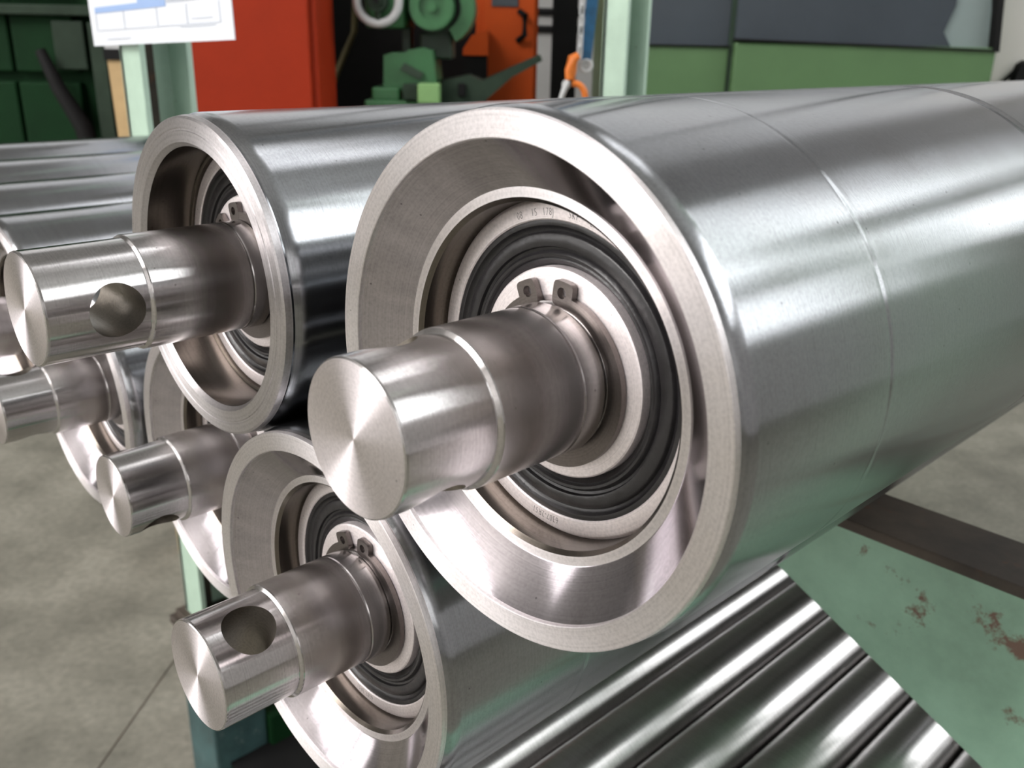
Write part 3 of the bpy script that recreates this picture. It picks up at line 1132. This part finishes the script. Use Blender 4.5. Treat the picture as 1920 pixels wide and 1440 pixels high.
# low orange box with dark opening in front of it
F = 3.75
ra, _ = hp(868, 100, F)
rb, _ = hp(915, 100, F)
t = hroot('coolant_box', (ra + rb) / 2, F, 'small orange housing with black opening left of the orange cabinet', 'housing')
hwid = (rb - ra) / 2
z1 = hp(890, 66, F)[1]; z0 = hp(890, 104, F)[1]
bm = bmesh.new()
prism(bm, [(-hwid, z0), (-hwid, z1 - 0.05), (-hwid * 0.3, z1), (hwid, z1 + 0.02), (hwid, z0)], 0, 0.12, 'y')
link('hood', bm, 'orange', t)
link('dark_opening', box(-hwid + 0.005, hwid - 0.005, 0.01, 0.12, 0.3, z0), 'black', t)
link('stand', box(-hwid, hwid, 0, 0.12, 0, 0.3, 0.004), 'orange', t)

# steel column on the far wall
F = 5.2
ra, _ = hp(1037, 80, F)
rb, _ = hp(1082, 80, F)
t = hroot('steel_column', (ra + rb) / 2, F, 'dark steel hall column behind the hanging chain', 'column')
hwid = (rb - ra) / 2
bm = bmesh.new()
bx(bm, -hwid, hwid, 0, 0.015, 0.02, H)
bx(bm, -hwid, hwid, 0.185, 0.2, 0.02, H)
bx(bm, -0.008, 0.008, 0.015, 0.185, 0.02, H)
link('column_shaft', bm, 'black', t)
link('base_plate', box(-hwid - 0.05, hwid + 0.05, -0.05, 0.25, 0, 0.02), 'black', t)
# pipes along the far wall
for i, (py, lab) in enumerate(((55, 'lower dark conduit running along the far grey wall'), (22, 'upper dark conduit running along the far grey wall'))):
    z = hp(1060, py, F1 - 0.06)[1]
    bm = bmesh.new()
    tube(bm, [(-2.2, 0, 0), (2.2, 0, 0)], 0.022, 12)
    o = link('conduit', bm, 'black', None, hw(0.6, F1 - 0.022, z), HROT, smooth=40)
    tag(o, lab, 'conduit', 'conduits on the far wall')

# chain with blue sling and hook
F = 1.75
cxr, czr = hp(1087, 110, F)
t = hroot('hoist_chain', cxr, F, 'steel chain hanging in front of the far column', 'chain')
bm = bmesh.new()
seg = 20
ring = []
for k in range(seg):
    a = 2 * math.pi * k / seg
    x = 0.0042 * math.cos(a)
    z = 0.0042 * math.sin(a) + (0.0052 if math.sin(a) >= 0 else -0.0052)
    ring.append(Vector((x, 0, z)))
rs = 6
vv = []
for k in range(seg):
    c = ring[k]
    n = (ring[(k + 1) % seg] - ring[k - 1]).normalized()
    u = Vector((0, 1, 0))
    s = n.cross(u)
    vv.append([bm.verts.new(c + (s * math.cos(2 * math.pi * j / rs) + u * math.sin(2 * math.pi * j / rs)) * 0.0017) for j in range(rs)])
for k in range(seg):
    for j in range(rs):
        bm.faces.new((vv[k][j], vv[k][(j + 1) % rs], vv[(k + 1) % seg][(j + 1) % rs], vv[(k + 1) % seg][j]))
bmesh.ops.recalc_face_normals(bm, faces=bm.faces[:])
lme = bpy.data.meshes.new('link')
bm.to_mesh(lme)
bm.free()
lme.materials.append(MAT['greymetal'])
lme.shade_smooth()
pit = 0.0168
nlink = 150
for i in range(nlink):
    o = bpy.data.objects.new('link', lme)
    COL.objects.link(o)
    o.parent = t
    o.location = (0.00007 * i * (1 if i < 40 else 1), 0, czr + 0.012 + i * pit)
    o.rotation_euler.z = math.radians(35 + 90 * (i % 2))
ztop = czr + 0.012 + nlink * pit
link('suspension_rod', box(0.0105 - 0.004, 0.0105 + 0.004, -0.004, 0.004, ztop - 0.01, H), 'greymetal', t)
# blue webbing sling beside it
sl = hroot('lifting_sling', cxr + 0.017, F + 0.012, 'blue webbing sling hanging beside the steel chain', 'sling')
bm = bmesh.new()
prism(bm, [(-0.012, czr - 0.005), (0.004, czr - 0.005), (0.012, czr + 0.10), (0.016, H), (-0.004, H), (-0.009, czr + 0.10)], -0.002, 0.002, 'y')
link('webbing', bm, 'bluestrap', sl)
bm = bmesh.new()
torus(bm, (-0.004, 0, czr - 0.012), (0, 1, 0), 0.010, 0.003, 24, 8)
link('end_ring', bm, 'greymetal', sl, smooth=60)
# orange hook
hk = hroot('lifting_hook', cxr - 0.012, F, 'orange safety hook at the lower end of the chain', 'hook')
bm = bmesh.new()
tube(bm, [(0.010, 0, czr + 0.006), (0.0, 0, czr), (-0.003, 0, czr - 0.02), (-0.004, 0, czr - 0.036)], [0.006, 0.0095, 0.0105, 0.008], 14)
link('hook_body', bm, 'hookorange', hk, smooth=50)
bm = bmesh.new()
pts = []
for k in range(15):
    a = math.radians(100 - 250 * k / 14)
    pts.append((0.004 + 0.021 * math.cos(a), 0, czr - 0.066 + 0.024 * math.sin(a)))
tube(bm, pts, [0.006] * 9 + [0.0055, 0.005, 0.0048, 0.0045, 0.004, 0.003], 12)
link('hook_bow', bm, 'hookorange', hk, smooth=50)
bm = bmesh.new()
tube(bm, [(-0.006, 0, czr - 0.038), (-0.012, 0, czr - 0.05), (-0.022, 0, czr - 0.078)], [0.005, 0.006, 0.004], 10)
link('latch', bm, 'greymetal', hk, smooth=50)
bm = bmesh.new()
torus(bm, (-0.010, 0, czr - 0.044), (0, 1, 0), 0.006, 0.0022, 20, 8)
link('pin_ring', bm, 'greymetal', hk, smooth=60)

# big machine with smoked windows on the right
F = 2.9
ra, _ = hp(1150, 80, F)
rb, _ = hp(1872, 80, F)
rm = (ra + rb) / 2
t = hroot('machining_centre', rm, F, 'green machine enclosure with smoked windows at upper right', 'machine')


def mx_(px):
    return hp(px, 90, F)[0] - rm


def mz(px, py):
    return hp(px, py, F)[1]


link('housing', box(mx_(1160), mx_(1872), 0.06, 0.9, 0, 1.75, 0.01), 'panelgreen', t)
bay = link('left_panel', box(mx_(1160), mx_(1371), 0.03, 0.06, 0.05, mz(1290, 87), 0.004), 'panelgreen', t)
link('right_panel', box(mx_(1379), mx_(1870), 0.0, 0.06, 0.05, mz(1600, 84), 0.006), 'panelgreen', t)
link('sill_strip', box(mx_(1160), mx_(1371), 0.02, 0.06, mz(1290, 87), mz(1290, 84), 0.0), 'black', t)
bm = bmesh.new()
prism(bm, [(mx_(1379), mz(1379, 76)), (mx_(1872), mz(1872, 97)), (mx_(1872), mz(1872, 93)), (mx_(1379), mz(1379, 72))], -0.01, 0.06, 'y')
link('window_gasket', bm, 'black', t)
link('window_pane', box(mx_(1160), mx_(1371), 0.045, 0.06, mz(1290, 84), 1.68), 'glassdark', t)
bm = bmesh.new()
prism(bm, [(mx_(1379), mz(1379, 74)), (mx_(1790), mz(1790, 92)), (mx_(1770), mz(1780, 60)), (mx_(1785), mz(1790, 10)), (mx_(1770), 1.68), (mx_(1379), 1.68)], 0.02, 0.05, 'y')
link('window_pane', bm, 'glassdark', t)
bm = bmesh.new()
prism(bm, [(mx_(1768), mz(1780, 92)), (mx_(1868), mz(1868, 95)), (mx_(1846), mz(1850, -40)), (mx_(1825), 1.68), (mx_(1760), 1.68)], 0.03, 0.055, 'y')
link('window_pane', bm, 'glassreflect', t)  # reflection patch on the glass, painted as a paler pane
bm = bmesh.new()
prism(bm, [(mx_(1862), mz(1862, 94)), (mx_(1874), mz(1874, 98)), (mx_(1834), 1.70), (mx_(1822), 1.70)], -0.005, 0.058, 'y')
link('window_edge_trim', bm, 'black', t)
link('door_gap', box(mx_(1371), mx_(1379), 0.035, 0.06, 0.05, 1.70), 'darkgreen', t)

# white housing at the right edge
F = 3.3
ra, _ = hp(1862, 80, F)
t = hroot('white_housing', ra, F, 'off-white machine housing at the right picture edge', 'machine')
link('housing', box(0, 0.9, 0, 0.6, 0.05, 1.9, 0.03), 'white', t, smooth=40)
link('plinth', box(0.03, 0.87, 0.03, 0.57, 0, 0.05), 'black', t)
link('cover_seam', box(0.30, 0.304, -0.003, 0.0, 0.1, 1.85), 'greymetal', t)

# black lever with a cable on the front of the white housing
rk_, zk = hp(1902, 150, F)
rk_ -= ra
bm = bmesh.new()
prism(bm, [(rk_ - 0.020, zk - 0.10), (rk_ - 0.017, zk + 0.017), (rk_ - 0.006, zk + 0.052), (rk_ + 0.011, zk + 0.063), (rk_ + 0.023, zk + 0.05), (rk_ + 0.023, zk - 0.10)], -0.04, 0.0, 'y')
lv = link('black_lever', bm, 'black', t)
bm = bmesh.new()
tube(bm, [(rk_ - 0.003, -0.02, zk + 0.043), (rk_ - 0.036, -0.02, zk + 0.007), (rk_ - 0.065, -0.02, zk - 0.026), (rk_ - 0.115, -0.02, zk - 0.086)], 0.0065, 10)
link('cable', bm, 'black', lv, smooth=40)

# straight joint sawn in the floor
def floor_pt(px, py):
    v = ray(px, py)
    return v * (ZC / -v.z)


a = floor_pt(350, 1205); b = floor_pt(185, 1440)
dv = (b - a)
a2 = a - dv * 1.5
b2 = b + dv * 1.5
nrm = Vector((-dv.y, dv.x, 0)).normalized() * 0.0013
bm = bmesh.new()
vs = [bm.verts.new((p.x, p.y, 0.0006)) for p in (a2 - nrm, b2 - nrm, b2 + nrm, a2 + nrm)]
bm.faces.new(vs)
o = link('trim_1', bm, 'rustbrown')
o['kind'] = 'structure'
